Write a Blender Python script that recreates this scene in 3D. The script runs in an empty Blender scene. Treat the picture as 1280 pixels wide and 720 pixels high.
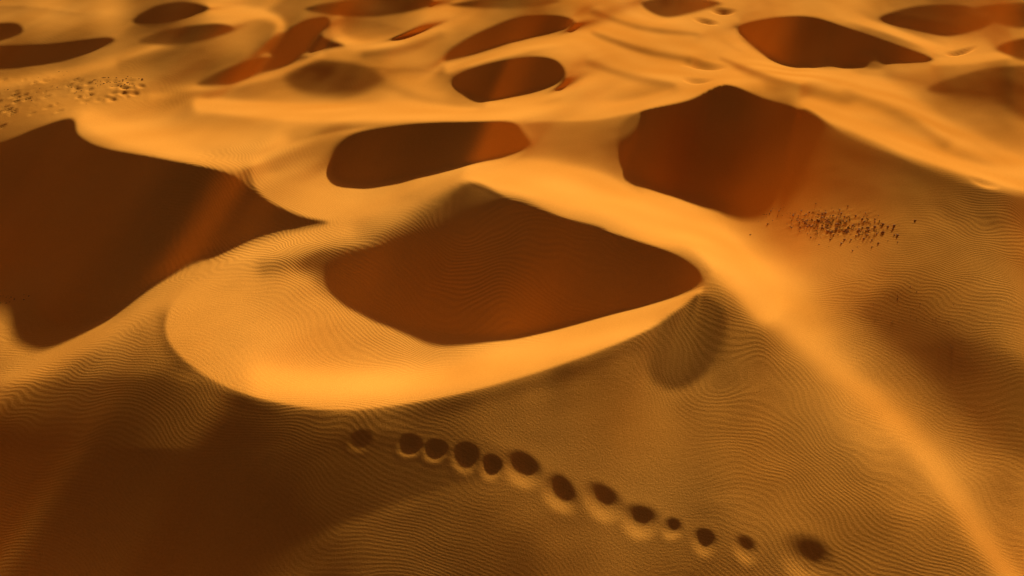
import bpy, math, time
import numpy as np
from mathutils import Vector
T0=time.time()
rng=np.random.default_rng(7)
# ------------------------------------------------------------------ constants
H=20.0                       # camera height (m)
PITCH=math.radians(32.0); F=1108.5
EL=math.radians(22.0); AZ=math.radians(20.0)
sP,cP=math.sin(PITCH),math.cos(PITCH)
dx,dy=math.sin(AZ),math.cos(AZ)
TE=math.tan(EL)
def ground(px,py):
    xn=(px-640)/F; yn=(py-360)/F
    den=sP+yn*cP
    return xn/den,(cP-yn*sP)/den
# ------------------------------------------------------------------ terrain survey grid
def ext(a,step,n,total):
    lo,hi=1.0,1.6
    for _ in range(60):
        m=(lo+hi)/2
        s=sum(step*m**k for k in range(1,n+1))
        if s<total: lo=m
        else: hi=m
    return np.cumsum([step*lo**k for k in range(1,n+1)])
pxc=np.arange(-80,1361,2.0)
e1=ext(0,2,40,1500)
PX=np.concatenate([(-80-e1)[::-1],pxc,1360+e1])
pyc=np.arange(-20,741,1.5)
e2=ext(0,2,20,400)
den0=sP+(-22-360)/F*cP
dens=den0*(0.012/den0)**(np.arange(0,49)/48.0)
pyt=((dens-sP)/cP)*F+360
PY=np.concatenate([pyt[::-1],pyc,pyc[-1]+e2])
gx,gy=np.meshgrid(PX,PY)
R,C=gx.shape
GX,GY=ground(gx,gy)
dep=np.arctan2(sP+(gy-360)/F*cP, cP-(gy-360)/F*sP)
def wn(x,y,seed,n=14,base=1.0):
    r=np.random.default_rng(seed); s=0
    for i in range(n):
        k=base*r.uniform(.6,1.9); a=r.uniform(0,6.283); p=r.uniform(0,6.283)
        s=s+np.sin(k*(x*math.cos(a)+y*math.sin(a))+p)
    return s/math.sqrt(n)
# ------------------------------------------------------------------ slope survey
ROWS=["67674477"+"55555875"+"46887877"+"77865454",
"44454456"+"44866645"+"78888884"+"33346887",
"56566555"+"65457733"+"36888898"+"76887554",
"66777666"+"78888888"+"88853333"+"47887665",
"33578888"+"76322223"+"66543333"+"34468876",
"22222223"+"77535788"+"98864333"+"45554468",
"22222222"+"25777644"+"68899875"+"55555544",
"22222346"+"77654333"+"33579997"+"66655555",
"43234677"+"64333333"+"33222379"+"86655555",
"62246788"+"87532222"+"22236636"+"87544555",
"76665788"+"98888888"+"87753345"+"68644445",
"65444478"+"88888887"+"64444445"+"57754334",
"43333344"+"57776444"+"44444455"+"56776433",
"22222333"+"33333334"+"44444455"+"55677643",
"11222222"+"33333334"+"44444455"+"55566764",
"11122222"+"23333334"+"44444455"+"55556664",
"11112222"+"22333333"+"44444445"+"55445565",
"11111222"+"22233333"+"34444444"+"44444455"]
M=np.array([[float(c) for c in r] for r in ROWS])
def cubw(p,n):
    q=np.clip((p-20)/40.0,0,n-1); i=np.floor(q).astype(int); f=q-i
    W=np.zeros((len(p),n)); rows=np.arange(len(p))
    def kb(f): return [(1-f)**3/6,(3*f**3-6*f**2+4)/6,(-3*f**3+3*f**2+3*f+1)/6,f**3/6]
    def kc(f): return [(-f**3+2*f**2-f)/2,(3*f**3-5*f**2+2)/2,(-3*f**3+4*f**2+f)/2,(f**3-f**2)/2]
    for k,(wb,wc) in enumerate(zip(kb(f),kc(f))):
        np.add.at(W,(rows,np.clip(i+k-1,0,n-1)),0.5*wb+0.5*wc)
    return W
V=cubw(PY,18)@M@cubw(PX,32).T
def v2t(v):
    L=0.83*(np.clip(v,0,9.8)/9.0)**2.65
    return np.tan(EL-np.arcsin(np.clip(L,0,0.93)))
def spline(pts,closed=True,n=6):
    P=np.array([list(p)+[3.0]*(3-len(p)) for p in pts],float)
    N=len(P); out=[]
    rg=range(N) if closed else range(N-1)
    for i in rg:
        if closed: a,b,c,d=P[(i-1)%N],P[i],P[(i+1)%N],P[(i+2)%N]
        else: a,b,c,d=P[max(i-1,0)],P[i],P[i+1],P[min(i+2,N-1)]
        for k in range(n):
            f=k/n
            q=0.5*((2*b)+(-a+c)*f+(2*a-5*b+4*c-d)*f*f+(-a+3*b-3*c+d)*f**3)
            q[2]=b[2]*(1-f)+c[2]*f
            out.append(q)
    if not closed: out.append(P[-1])
    return np.array(out)
def dist(P,closed,pad):
    x0,x1=P[:,0].min()-pad,P[:,0].max()+pad; y0,y1=P[:,1].min()-pad,P[:,1].max()+pad
    c0,c1=np.searchsorted(PX,[x0,x1]); r0,r1=np.searchsorted(PY,[y0,y1])
    X=gx[r0:r1,c0:c1]; Y=gy[r0:r1,c0:c1]
    best=np.full(X.shape,1e9); soft=np.full(X.shape,3.0); ins=np.zeros(X.shape,bool)
    n=len(P)
    for i in range(n if closed else n-1):
        a=P[i]; b=P[(i+1)%n]
        ex,ey=b[0]-a[0],b[1]-a[1]; L2=ex*ex+ey*ey+1e-9
        u=np.clip(((X-a[0])*ex+(Y-a[1])*ey)/L2,0,1)
        d=np.hypot(X-a[0]-u*ex,Y-a[1]-u*ey)
        m=d<best; best=np.where(m,d,best); soft=np.where(m,a[2]*(1-u)+b[2]*u,soft)
        if closed:
            cr=((a[1]>Y)!=(b[1]>Y))&(X<ex*(Y-a[1])/(ey+1e-12*(ey==0))+a[0])
            ins^=cr
    return (slice(r0,r1),slice(c0,c1)),best,soft,ins
def sst(x): x=np.clip(x,0,1); return x*x*(3-2*x)
T=v2t(V); WT=np.ones_like(T)
SH=TE*1.2
def pmask(pts):
    P=spline(pts); m=np.zeros_like(T); sl,d,s,ins=dist(P,True,P[:,2].max()+2)
    m[sl]=sst(np.where(ins,d,-d)/s+.5); return m
def region(pts,v=None,t=None,k=1.0,grad=0.0,sm=1.0):
    P=spline(pts); P[:,2]*=sm; pad=P[:,2].max()+2
    sl,d,s,ins=dist(P,True,pad)
    sd=np.where(ins,d,-d)
    m=sst(sd/s+0.5)*k
    tv=v2t(np.array(float(v))) if v is not None else (SH if t is None else t)
    if grad:
        Y=gy[sl]; top=np.where(ins,Y,1e9).min(0); bot=np.where(ins,Y,-1e9).max(0)
        ok=bot>top; xs=np.arange(len(top))
        top=np.interp(xs,xs[ok],top[ok]); bot=np.interp(xs,xs[ok],bot[ok])
        kk=np.ones(9)/9; pad_=4
        top=np.convolve(np.pad(top,pad_,'edge'),kk,'valid'); bot=np.convolve(np.pad(bot,pad_,'edge'),kk,'valid')
        f=np.clip((Y-top)/(np.maximum(bot-top,2)),0,1)
        tv=tv*(1+grad*(1-2*f))
    T[sl]=T[sl]*(1-m)+tv*m
    if v is None or v<3: WT[sl]=np.maximum(WT[sl],1+1.5*m)
def stroke(pts,w,v=None,t=None,k=1.0):
    P=spline(pts,False); sl,d,s,ins=dist(P,False,w*3)
    m=np.exp(-(d/w)**2)*k
    tv=v2t(np.array(float(v))) if v is not None else (SH if t is None else t)
    T[sl]=T[sl]*(1-m)+tv*m
# ---- small receding ridges in the distance
mf=sst((135-gy)/70.)*sst((gy+20)/30.)
phf=GY*13+GX*2.0+1.3*wn(GX,GY,41,10,3.0)+.5*wn(GX,GY,42,10,8.)
sf=(phf/6.283)%1.0
rf=np.where(sf<.35,sf/.35*1.0,-(1-sf)/.65*.9+.15)
T+=mf*.06*rf*np.clip(.6+.6*wn(GX,GY,43,10,2.5),0,1.2)
# ---- soft mid-tones and bright crests
for pts,w,v,k in [
 ([(600,212),(700,228),(790,248),(870,285),(925,345),(960,385)],18,9.4,.8),
 ([(925,345),(1000,420),(1090,500),(1170,585),(1240,690),(1290,760)],15,8.2,.7),
 ([(110,150),(200,185),(300,205),(350,180)],14,8.6,.6),
 ([(430,285),(330,312),(240,340),(160,395),(60,450),(-20,500)],16,7.8,.6),
 ([(250,130),(380,140),(520,140),(640,142),(760,138),(850,118),(900,95)],9,9.2,.7),
 ([(1010,130),(1080,160),(1180,200),(1290,232)],9,9.1,.7),
 ([(1010,92),(1090,110),(1180,160),(1290,215)],12,8.9,.5),
 ([(1060,118),(1120,140),(1180,180)],10,4.9,.6),
 ([(0,104),(80,92),(150,72),(230,44),(310,18),(345,-5)],7,8.0,.5),
 ([(262,10),(330,18),(350,34),(330,66)],6,8.6,.6),
 ([(425,18),(420,40),(445,56),(500,48),(555,22)],6,8.6,.6),
 ([(190,118),(240,110),(330,94),(400,66)],6,8.2,.6),
 ([(722,25),(742,58),(800,78),(850,95),(900,104)],8,9.3,.7),
 ([(725,28),(800,48),(880,58),(940,78),(1000,98)],6,9.2,.7),
 ([(760,8),(840,28),(915,30)],8,9.0,.6),
 ([(740,40),(800,62),(860,74)],6,4.4,.7),
 ([(735,78),(790,96),(840,106)],6,4.8,.6),
 ([(900,72),(950,94),(1000,108)],5,4.4,.6),
 ([(740,14),(800,34),(870,42)],5,4.6,.6),
 ([(455,68),(510,60),(550,44)],5,4.2,.6),
 ([(485,88),(530,84),(560,76)],6,4.8,.5),
 ([(205,98),(250,88),(300,70)],6,4.2,.5),
 ([(1110,92),(1170,102),(1220,128)],8,4.6,.5),
 ([(700,185),(760,205),(800,240)],12,5.8,.5),
 ([(150,78),(200,66),(250,62)],6,4.0,.6),
 ([(480,104),(530,124),(600,132)],7,5.6,.5),
 ([(960,108),(1010,112),(1060,126)],7,5.2,.6),
 ([(1170,76),(1230,72),(1290,62)],4,9.0,.7),
 ([(1060,20),(1120,40),(1180,62)],4,9.0,.6),
 ([(120,120),(180,112),(260,118)],6,5.2,.6)]:
    stroke(pts,w,v=v,k=k)
# ---- bowl floors (lit)
stroke([(206,400),(215,440),(255,476),(310,502),(370,518),(440,524),(530,514),(610,496),(710,466),(800,430)],12,v=2.2,k=.7)
stroke([(308,215),(322,250),(368,276)],8,v=2.2,k=.7)
RIM=[(480,300,14),(400,307,5),(300,327,3),(235,357,3),(207,395,3),(212,430,3),(250,465,3),(300,490,3),(360,505,3),(430,512,3),(520,502,4),(600,485,4),(700,455,3),(790,420,3),(850,387,3),(878,358,3),(870,335,3),(800,310,8),(640,330,20)]
mb=pmask(RIM); Tout_=T.copy()
region(RIM,v=7.3,k=.95)
stroke([(330,475),(430,482),(560,468),(700,430),(800,396),(860,372)],24,v=9.0,k=.75)
stroke([(300,345),(380,390),(460,425),(560,440)],26,v=6.7,k=.5)
stroke([(330,335),(400,322),(470,312)],12,v=4.6,k=.7)
T=T*mb+Tout_*(1-mb)
region([(415,276,6),(370,266,3),(330,246,3),(314,222,3),(320,204,3),(350,184,3),(400,168,3),(480,156,3),(600,150,3),(660,160,10),(660,190,12),(600,205,12),(520,235,14),(470,265,16)],v=7.5,k=.8)
stroke([(345,205),(380,190),(420,178)],14,v=5.4,k=.7)
region([(400,312,14),(470,302,20),(530,262,40),(585,226,10),(640,249,2),(700,270,2),(760,290,4),(700,330,30),(560,340,40),(470,350,40),(400,345,30),(370,332,20)],v=2.3,k=.95)
# ---- shadowed slip faces
region([(-120,215,3),(0,178,3),(45,160,4),(88,147,4),(98,168,3),(130,184,3),(200,197,3),(285,216,3),(325,245,3),(370,268,3),(408,278,8),(350,288,20),(300,302,30),(250,322,30),(195,350,24),(150,385,20),(110,403,16),(78,406,14),(54,396,14),(48,372,14),(64,345,16),(30,330,18),(-120,340,20)],t=TE*1.16,grad=.06)
region([(640,250,24),(700,270,3),(780,295,2),(840,315,2),(872,336,2),(878,354,3),(855,367,6),(810,380,8),(760,392,10),(700,407,12),(640,418,12),(590,419,12),(530,412,14),(480,398,18),(430,378,26),(400,352,40),(440,325,60),(530,300,60),(600,272,50)],grad=.25,t=TE*1.14)
region([(874,366,8),(904,385,12),(908,415,16),(890,458,16),(860,482,14),(830,484,14),(810,465,16),(810,430,18),(824,402,14),(850,382,10)],v=.3,k=.97)
region([(412,200,10),(422,180,12),(450,163,8),(520,153,3),(600,150,2),(640,152,3),(656,168,10),(662,181,7),(640,191,8),(580,205,9),(520,218,9),(465,228,9),(430,226,9),(414,214,10)],t=TE*1.25,grad=.05)
region([(1000,136,2),(1060,170,2),(1130,198,3),(1200,228,3),(1290,252,3),(1290,285,34),(1190,272,34),(1090,255,44),(1000,240,44)],v=3.5,k=.9)
stroke([(980,142),(1050,178),(1130,208),(1210,238),(1290,260)],12,v=1.8,k=.7)
region([(905,104,2),(860,124,2),(800,138,3),(772,160,12),(775,190,12),(795,215,14),(850,234,18),(900,246,20),(935,248,40),(970,235,80),(1000,205,100),(1020,180,80),(1030,156,10),(1000,136,2),(955,122,2)],t=TE*1.20,grad=.06)
region([(655,153,6),(740,149,2),(800,140,2),(780,175,20),(700,172,20)],v=6.0,k=.6)
# background bowls / dunes
region([(563,103,3),(575,90,3),(610,78,2),(660,70,2),(692,73,2),(706,88,2),(700,103,5),(660,113,6),(615,125,6),(585,115,6)],grad=.06)
stroke([(615,131),(670,122),(708,106),(716,88)],6,v=8.8,k=.7)
region([(555,76,3),(565,58,3),(605,36,2),(650,20,2),(700,19,2),(719,29,3),(690,42,6),(640,51,7),(600,64,7)],t=TE*1.15)
stroke([(560,84),(610,70),(660,56),(712,42),(725,30)],6,v=8.6,k=.7)
region([(335,66,3),(345,48,3),(372,28,2),(405,20,2),(412,30,2),(402,44,5),(430,56,5),(400,62,5),(365,68,5)],t=TE*1.1)
region([(245,105,6),(275,88,5),(320,72,3),(382,70,3),(335,88,8),(285,105,8)],v=2.2)
region([(355,95,12),(400,76,8),(450,80,10),(480,100,14),(440,118,16),(380,115,14)],v=2.8,k=.8)
region([(-60,62,3),(60,54,2),(132,46,2),(139,53,3),(100,67,6),(50,78,7),(-60,84,8)],t=TE*1.1)
region([(-40,34,2),(8,27,2),(26,32,2),(20,44,3),(-40,56,4)],t=TE*1.05)
region([(165,27,3),(190,8,3),(230,1,3),(262,10,4),(225,22,6)],t=TE*1.05)
region([(172,52,4),(210,36,3),(270,28,3),(290,38,4),(230,55,6)],v=2.4)
region([(380,10,3),(430,0,3),(530,-6,3),(532,9,3),(470,20,5),(415,18,5)],v=1.0)
region([(560,6,3),(620,-4,3),(700,0,3),(640,10,4)],v=3.0)
region([(920,34,3),(965,21,2),(1015,20,2),(1060,34,2),(1110,51,2),(1168,74,2),(1110,77,6),(1040,81,8),(985,79,8),(950,56,6)],grad=.06,t=TE*1.18)
stroke([(905,40),(940,66),(980,88),(1060,92)],6,v=9.0,k=.6)
region([(1098,22,3),(1150,6,2),(1215,8,2),(1240,28,3),(1190,44,7),(1140,36,7)],t=TE*1.05)
region([(1215,10,2),(1290,3,2),(1380,20,3),(1290,34,6),(1240,26,6)],v=1.0)
region([(800,2,3),(850,-6,3),(900,2,3),(880,12,4),(830,22,5)],v=3.0)
region([(1245,60,3),(1300,45,3),(1380,66,4),(1300,78,5)],v=1.0)
region([(1160,112,8),(1205,92,4),(1260,82,3),(1400,84,3),(1400,170,14),(1290,150,18),(1240,125,16)],v=2.2,k=.8)
region([(1130,360,30),(1200,410,30),(1300,470,30),(1400,560,30),(1380,640,30),(1260,560,30),(1160,470,30),(1080,390,30)],v=2.2,k=.65)
region([(-100,520,20),(150,470,20),(250,480,12),(400,530,12),(560,540,16),(650,575,14),(560,605,14),(440,650,16),(200,740,20),(-200,800,20)],v=.8,k=.55)
# ---- outside the framed part: freely generated dunes
wx=GX+0.25*wn(GX,GY,1,8,2.5); wy=GY+0.25*wn(GX,GY,2,8,2.5)
q=wy+0.45*wn(wx,wy,3,10,1.3)
ph=q*5.2+wn(wx,wy,5,8,.8)
saw=(ph/6.283)%1.0
tout=np.where(saw<.40,.6,-.4)*sst((np.abs(saw-.40))/.08)
tout=tout*np.minimum(TE*1.3,1.2*np.tan(dep))
fade=sst((-20-gy)/120.); tout=tout*(1-.9*fade)
dout=np.maximum.reduce([-gx,gx-1280,-gy*1.6,gy-720,0*gx])
mo=sst(dout/90.)
T=T*(1-mo)+tout*mo
T+=0.020*wn(GX,GY,11,16,7.)*(gy>-10)+0.016*wn(GX,GY,12,16,18.)*(gy<560)*(gy>-10)+.012*wn(GX,GY,13,20,50.)*(gy>-10)*(1-sst((T-.3)/.1))
lim=(.68+.12*sst((gy-150)/150.))*np.tan(dep); T=np.where(T<-.6*lim,-.6*lim-.4*lim*np.tanh((-T-.6*lim)/(.4*lim)),T)
T=np.clip(T,-.6,.64)
# ------------------------------------------------------------------ integrate slopes to heights
# unknown g = -ln(1-h): slope constraint is linear,  (d + t G).grad g = t
def solve(h,X,Y,t,wt,iters):
    Xu=X[:-1,1:]-X[:-1,:-1]; Xv=X[1:,:-1]-X[:-1,:-1]
    Yu=Y[:-1,1:]-Y[:-1,:-1]; Yv=Y[1:,:-1]-Y[:-1,:-1]
    det=Xu*Yv-Xv*Yu
    X0,Y0,t=X[:-1,:-1],Y[:-1,:-1],t[:-1,:-1]
    D=np.hypot(X0,Y0)+.5
    W=np.sqrt(np.abs(det))/D
    W1=W*wt[:-1,:-1]
    cx_,cy_=dx+t*X0,dy+t*Y0
    a=W1*(cx_*Yv-cy_*Xv)/det; b=W1*(-cx_*Yu+cy_*Xu)/det
    sm=np.sqrt(.018-.006*sst((D-2.)/1.)); ex,ey=-dy,dx
    a2=sm*W*(ex*Yv-ey*Xv)/det; b2=sm*W*(-ex*Yu+ey*Xu)/det
    k=W*(.18+.42*sst((D-3.0)/3.))/D
    def fwd(h):
        hu=h[:-1,1:]-h[:-1,:-1]; hv=h[1:,:-1]-h[:-1,:-1]
        return a*hu+b*hv,a2*hu+b2*hv,k*h[:-1,:-1]
    def adj(r1,r2,r3):
        g=np.zeros_like(h); u=a*r1+a2*r2; v=b*r1+b2*r2
        g[:-1,1:]+=u; g[1:,:-1]+=v; g[:-1,:-1]+=r3*k-u-v
        return g
    dg=np.zeros_like(h); dg[:-1,1:]+=a*a+a2*a2; dg[1:,:-1]+=b*b+b2*b2
    dg[:-1,:-1]+=(a+b)**2+(a2+b2)**2+k*k
    dg[-1,-1]=1; dg+=1e-12
    rhs=adj(W1*t,0*W,0*W)
    r=rhs-adj(*fwd(h)); z=r/dg; p=z.copy(); rz=(r*z).sum()
    for i in range(iters):
        Ap=adj(*fwd(p)); al=rz/((p*Ap).sum()+1e-30)
        h=h+al*p; r=r-al*Ap; z=r/dg; rn=(r*z).sum(); p=z+(rn/(rz+1e-30))*p; rz=rn
    return h
g=None
for st,it in ((8,1500),(4,800),(2,350),(1,150)):
    if g is None: g=np.zeros_like(GX[::st,::st])
    else:
        pr,pc=PY[::st*2],PX[::st*2]; r1,c1=PY[::st],PX[::st]
        tmp=np.array([np.interp(c1,pc,row) for row in g])
        g=np.array([np.interp(r1,pr,col) for col in tmp.T]).T
    g=solve(g,GX[::st,::st],GY[::st,::st],T[::st,::st],WT[::st,::st],it)
gs=g.copy(); gs[1:-1]=.25*g[:-2]+.5*g[1:-1]+.25*g[2:]; g=gs.copy(); g[:,1:-1]=.25*gs[:,:-2]+.5*gs[:,1:-1]+.25*gs[:,2:]
h=1-np.exp(-np.clip(g,-.6,.9))
X=GX*(1-h)*H; Y=GY*(1-h)*H; Z=h*H
# ------------------------------------------------------------------ footprints & small hollows
slant=np.sqrt(X**2+Y**2+(H-Z)**2)
def at(px,py):
    c=np.argmin(np.abs(PX-px)); r=np.argmin(np.abs(PY-py)); return r,c
def pit(px,py,w,depth=.12,rim=.004,asp=1.0):
    r,c=at(px,py); cx,cy=X[r,c],Y[r,c]; rad=w/2/F*slant[r,c]
    n=int(w*1.6/1.5)+4; sl=(slice(max(r-n,0),r+n),slice(max(c-n,0),c+n))
    xx,yy=X[sl],Y[sl]
    a=rng.uniform(0,6.28); th=np.arctan2(yy-cy,xx-cx)
    d=np.hypot((xx-cx)/rad,(yy-cy)/(rad*asp))*(1+.05*np.sin(2*th+a)+.03*np.sin(3*th+2*a))
    prof=-depth*sst((1.0-d)/.9)+rim*np.exp(-((d-1.12)/.22)**2)
    Z[sl]+=np.where(d<2.2,prof*rad,0)
for p in [(450,551,30,.05,.003),(513,558,32),(545,564,32),(582,572,40,.11),(614,585,33),(655,587,52),(701,618,50),(755,628,54),(801,652,52),(840,661,31),(880,677,36),(933,686,37),(1010,702,72,.12)]:
    pit(*p)
for p in [(880,82,62,.22),(873,102,44,.2),(905,14,34,.3),(882,27,34,.3),(1232,228,36,.2),(1200,66,34,.3)]:
    pit(*p)
for p in [(1035,83,38,-.12,.0),(1090,78,40,-.12,.0)]:
    pit(*p)
for i in range(75):
    px=rng.uniform(-20,180); py=100+rng.uniform(0,1)**1.3*60*(1-max(px,0)/260); pit(px,py,rng.uniform(6,15),rng.uniform(.10,.24),.03)
def lumps(cx,cy,rx,ry,amp,seed,k):
    m=np.exp(-(((gx-cx)/rx)**2+((gy-cy)/ry)**2)**1.5)
    n=wn(X/H,Y/H,seed,24,k)
    Z[:]=Z+m*amp*np.maximum(n-.2,0)
lumps(70,115,100,26,.015,21,110)
lumps(1040,280,66,18,.04,22,300)
# ------------------------------------------------------------------ mesh
verts=np.stack([X,Y,Z],-1)
last=verts[0:1].copy(); rows=[]
for k in (2.0,4.0,8.0):
    r=last.copy(); r[...,0]*=k; r[...,1]*=k; r[...,2]=-1.0; rows.append(r)
verts=np.concatenate(rows[::-1]+[verts],0)
RR=verts.shape[0]; n=RR*C
idx=np.arange(n).reshape(RR,C)
quads=np.stack([idx[:-1,:-1],idx[1:,:-1],idx[1:,1:],idx[:-1,1:]],-1).reshape(-1,4)
me=bpy.data.meshes.new("sand_dunes")
me.vertices.add(n); me.vertices.foreach_set("co",verts.reshape(-1).astype(np.float32))
me.loops.add(quads.size); me.loops.foreach_set("vertex_index",quads.reshape(-1).astype(np.int32))
me.polygons.add(len(quads)); me.polygons.foreach_set("loop_start",np.arange(0,quads.size,4,dtype=np.int32))
me.polygons.foreach_set("loop_total",np.full(len(quads),4,np.int32))
me.polygons.foreach_set("use_smooth",np.ones(len(quads),bool))
me.update(calc_edges=True)
# wind-ripple coordinate and strength, in world metres
vx,vy=verts[...,0],verts[...,1]
ra=math.radians(62)
u=vx*math.cos(ra)+vy*math.sin(ra)
u=u+2.6*wn(vx,vy,31,10,.16)+.5*wn(vx,vy,32,14,.75)+.09*wn(vx,vy,33,14,2.6)
amp=np.clip(.6+.4*wn(vx,vy,34,12,.35),.15,1.2)
amp3=np.zeros((RR,C)); amp3[:]=amp
near=np.zeros((RR,C)); near[3:]=sst((gy-60)/330.)
amp3*=.25+.75*near
loc=np.zeros((RR,C)); loc[3:]=.5*np.exp(-(((gx-360)/110)**2+((gy-325)/30)**2))+.4*np.exp(-(((gx-340)/200)**2+((gy-530)/40)**2))+.9*np.exp(-(((gx-600)/220)**2+((gy-340)/70)**2))*(T>TE*.9)
amp3+=loc
grain=np.zeros((RR,C)); grain[3:]=.12+.88*sst((gy-100)/350.)
for nm,arr in (("ripple_u",u),("ripple_amp",amp3),("grain_amp",grain),("tone",.5+.2*wn(vx,vy,35,16,.12)+.12*wn(vx,vy,36,16,.9))):
    at_=me.attributes.new(nm,'FLOAT','POINT'); at_.data.foreach_set("value",arr.reshape(-1).astype(np.float32))
ob=bpy.data.objects.new("sand_dunes",me); bpy.context.collection.objects.link(ob)
# ------------------------------------------------------------------ sand material
mat=bpy.data.materials.new("sand"); mat.use_nodes=True
nt=mat.node_tree; N=nt.nodes; Lk=nt.links
bs=N["Principled BSDF"]
def nd(t,**k):
    x=N.new(t)
    for a,b in k.items(): setattr(x,a,b)
    return x
geo=nd("ShaderNodeNewGeometry")
def noise(scale,detail=3,rough=.5,src=None):
    x=nd("ShaderNodeTexNoise"); x.inputs["Scale"].default_value=scale; x.inputs["Detail"].default_value=detail; x.inputs["Roughness"].default_value=rough
    Lk.new(src or geo.outputs["Position"],x.inputs["Vector"]); return x
def math_(op,a,b=None,c=None):
    x=nd("ShaderNodeMath",operation=op)
    for i,s in enumerate((a,b,c)):
        if s is None: continue
        if isinstance(s,(int,float)): x.inputs[i].default_value=s
        else: Lk.new(s,x.inputs[i])
    return x.outputs[0]
def attr(n): return nd("ShaderNodeAttribute",attribute_name=n).outputs["Fac"]
fine=noise(16,4,.8)
cr=nd("ShaderNodeValToRGB"); cr.color_ramp.elements[0].position=.3; cr.color_ramp.elements[1].position=.7
cr.color_ramp.elements[0].color=(.74,.29,.040,1); cr.color_ramp.elements[1].color=(.94,.43,.082,1)
mixv=math_('ADD',math_('MULTIPLY',attr("tone"),.42),math_('MULTIPLY',fine.outputs[0],.58))
Lk.new(mixv,cr.inputs[0]); Lk.new(cr.outputs[0],bs.inputs["Base Color"])
bs.inputs["Roughness"].default_value=1; bs.inputs["Specular IOR Level"].default_value=0.0
sn=math_('SINE',math_('MULTIPLY',attr("ripple_u"),6.283/.165))
hsum=math_('ADD',math_('MULTIPLY',math_('MULTIPLY',sn,attr("ripple_amp")),.0034),math_('MULTIPLY',math_('MULTIPLY',fine.outputs[0],attr("grain_amp")),.022))
bp=nd("ShaderNodeBump"); bp.inputs["Distance"].default_value=1.0; bp.inputs["Strength"].default_value=1.0; Lk.new(hsum,bp.inputs["Height"]); Lk.new(bp.outputs[0],bs.inputs["Normal"])
me.materials.append(mat)
# ------------------------------------------------------------------ scrub & clods
def simple_mat(name,c,r=.9):
    m=bpy.data.materials.new(name); m.use_nodes=True; b=m.node_tree.nodes["Principled BSDF"]
    nz=m.node_tree.nodes.new("ShaderNodeTexNoise"); nz.inputs["Scale"].default_value=9
    rp=m.node_tree.nodes.new("ShaderNodeValToRGB"); rp.color_ramp.elements[0].color=(c[0]*.55,c[1]*.55,c[2]*.55,1); rp.color_ramp.elements[1].color=(*c,1)
    m.node_tree.links.new(nz.outputs[0],rp.inputs[0]); m.node_tree.links.new(rp.outputs[0],b.inputs["Base Color"])
    b.inputs["Roughness"].default_value=r; b.inputs["Specular IOR Level"].default_value=.1; return m
def build(name,vs,fs,m):
    me=bpy.data.meshes.new(name); me.from_pydata(vs,[],fs); me.materials.append(m); me.update()
    o=bpy.data.objects.new(name,me); bpy.context.collection.objects.link(o); return o
ICO=[(0,0,-1),(.72,-.53,-.45),(-.28,-.85,-.45),(-.89,0,-.45),(-.28,.85,-.45),(.72,.53,-.45),(.28,-.85,.45),(-.72,-.53,.45),(-.72,.53,.45),(.28,.85,.45),(.89,0,.45),(0,0,1)]
ICF=[(0,1,2),(1,0,5),(0,2,3),(0,3,4),(0,4,5),(1,5,10),(2,1,6),(3,2,7),(4,3,8),(5,4,9),(1,10,6),(2,6,7),(3,7,8),(4,8,9),(5,9,10),(6,10,11),(7,6,11),(8,7,11),(9,8,11),(10,9,11)]
def scat(g=False):
    if g: return rng.normal(0,.42),rng.normal(0,.42)
    a=rng.uniform(0,6.28); q=rng.uniform(0,1)**.8
    return q*math.cos(a),q*math.sin(a)
def clods(name,spec,m):
    vs=[];fs=[]
    for (cx,cy,rx,ry,n,s0,s1,sk) in spec:
        for i in range(n):
            ax,ay=scat(sk==10)
            px=cx+rx*ax; py=cy+ry*ay+sk*ax; r,c=at(px,py)
            s=rng.uniform(s0,s1)*(rng.uniform(.4,1)); o=len(vs)
            for v in ICO:
                j=rng.uniform(.7,1.25)
                vs.append((X[r,c]+v[0]*s*j,Y[r,c]+v[1]*s*j,Z[r,c]+v[2]*s*.5*j+s*.05))
            fs+= [tuple(k+o for k in f) for f in ICF]
    return build(name,vs,fs,m)
clods("sand_clods",[(1038,280,85,22,330,.02,.095,10),(75,112,95,24,40,.03,.07,0),(145,102,36,8,40,.04,.10,0),(10,372,26,10,24,.02,.05,0),(1170,400,90,40,60,.01,.03,20)],simple_mat("clod",(.45,.18,.04)))
vs=[];fs=[]
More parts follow.
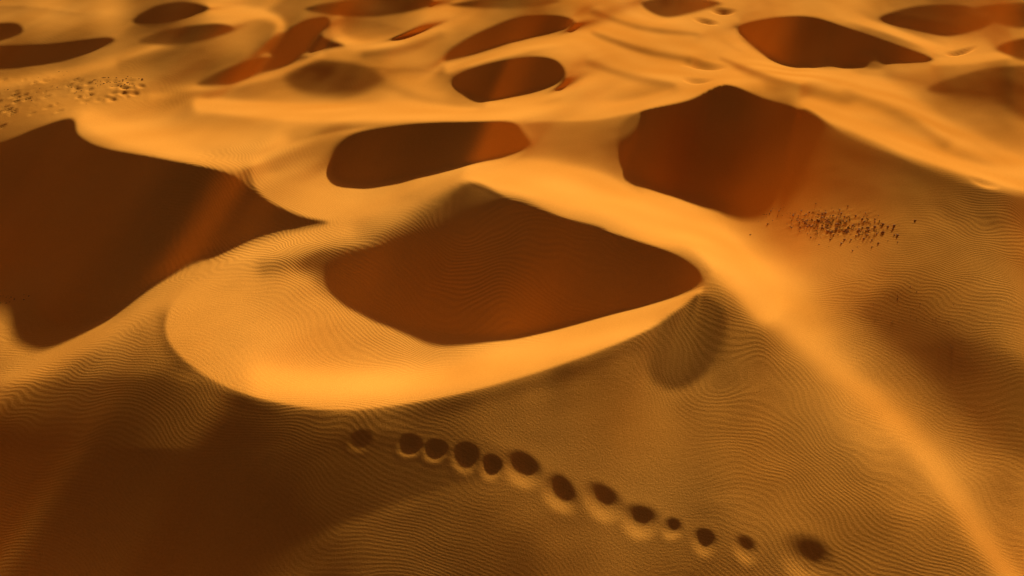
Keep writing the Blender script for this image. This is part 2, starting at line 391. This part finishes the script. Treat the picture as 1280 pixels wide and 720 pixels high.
for i in range(46):
    ax,ay=scat(True)
    px=1045+62*ax; py=281+14*ay+9*ax; r,c=at(px,py); bx,by,bz=X[r,c],Y[r,c],Z[r,c]
    for k in range(rng.integers(5,11)):
        th=rng.uniform(0,6.28); L=rng.uniform(.06,.2); up=rng.uniform(.03,.25); w=.012
        o=len(vs); ox,oy=rng.uniform(-.12,.12,2)
        for f in (0,.5,1):
            x=bx+ox+math.cos(th)*L*f; y=by+oy+math.sin(th)*L*f; z=bz-.01+L*up*(f-.45*f*f); ww=w*(1-.8*f)
            nx,ny=-math.sin(th),math.cos(th)
            vs+=[(x+nx*ww,y+ny*ww,z),(x-nx*ww,y-ny*ww,z),(x,y,z+ww*1.6)]
        for s_ in (0,3):
            for e in range(3):
                b0=o+s_+e; b1=o+s_+(e+1)%3
                fs.append((b0,b1,b1+3,b0+3))
build("dry_scrub",vs,fs,simple_mat("dry_twigs",(.24,.095,.03)))
# ------------------------------------------------------------------ camera, sun, sky
cam=bpy.data.cameras.new("camera"); cam.sensor_width=36; cam.lens=36*F/1280; cam.clip_end=30000
co=bpy.data.objects.new("camera",cam); co.location=(0,0,H); co.rotation_euler=(math.pi/2-PITCH,0,0); bpy.context.collection.objects.link(co); bpy.context.scene.camera=co
s=Vector((math.cos(EL)*dx,math.cos(EL)*dy,math.sin(EL)))
sl=bpy.data.lights.new("sun",'SUN'); sl.energy=5; sl.angle=math.radians(1.4); sl.color=(1,.86,.53)
so=bpy.data.objects.new("sun",sl); so.rotation_euler=s.to_track_quat('Z','Y').to_euler(); so.location=(30,60,60); bpy.context.collection.objects.link(so)
w=bpy.data.worlds.new("World"); bpy.context.scene.world=w; w.use_nodes=True
sk=w.node_tree.nodes.new("ShaderNodeTexSky"); sk.sky_type='NISHITA'; sk.sun_disc=False; sk.sun_elevation=EL; sk.sun_rotation=AZ; sk.dust_density=6; sk.air_density=1.0; sk.ozone_density=.2
bg=w.node_tree.nodes["Background"]; bg.inputs["Strength"].default_value=.05
mx=w.node_tree.nodes.new("ShaderNodeMix"); mx.data_type='RGBA'; mx.blend_type='MULTIPLY'; mx.inputs[0].default_value=1
w.node_tree.links.new(sk.outputs[0],mx.inputs[6]); mx.inputs[7].default_value=(.62,.37,.25,1)
w.node_tree.links.new(mx.outputs[2],bg.inputs["Color"])
sc_=bpy.context.scene; sc_.view_settings.view_transform='Standard'; sc_.view_settings.look='None'; sc_.view_settings.exposure=0
print("done",time.time()-T0)
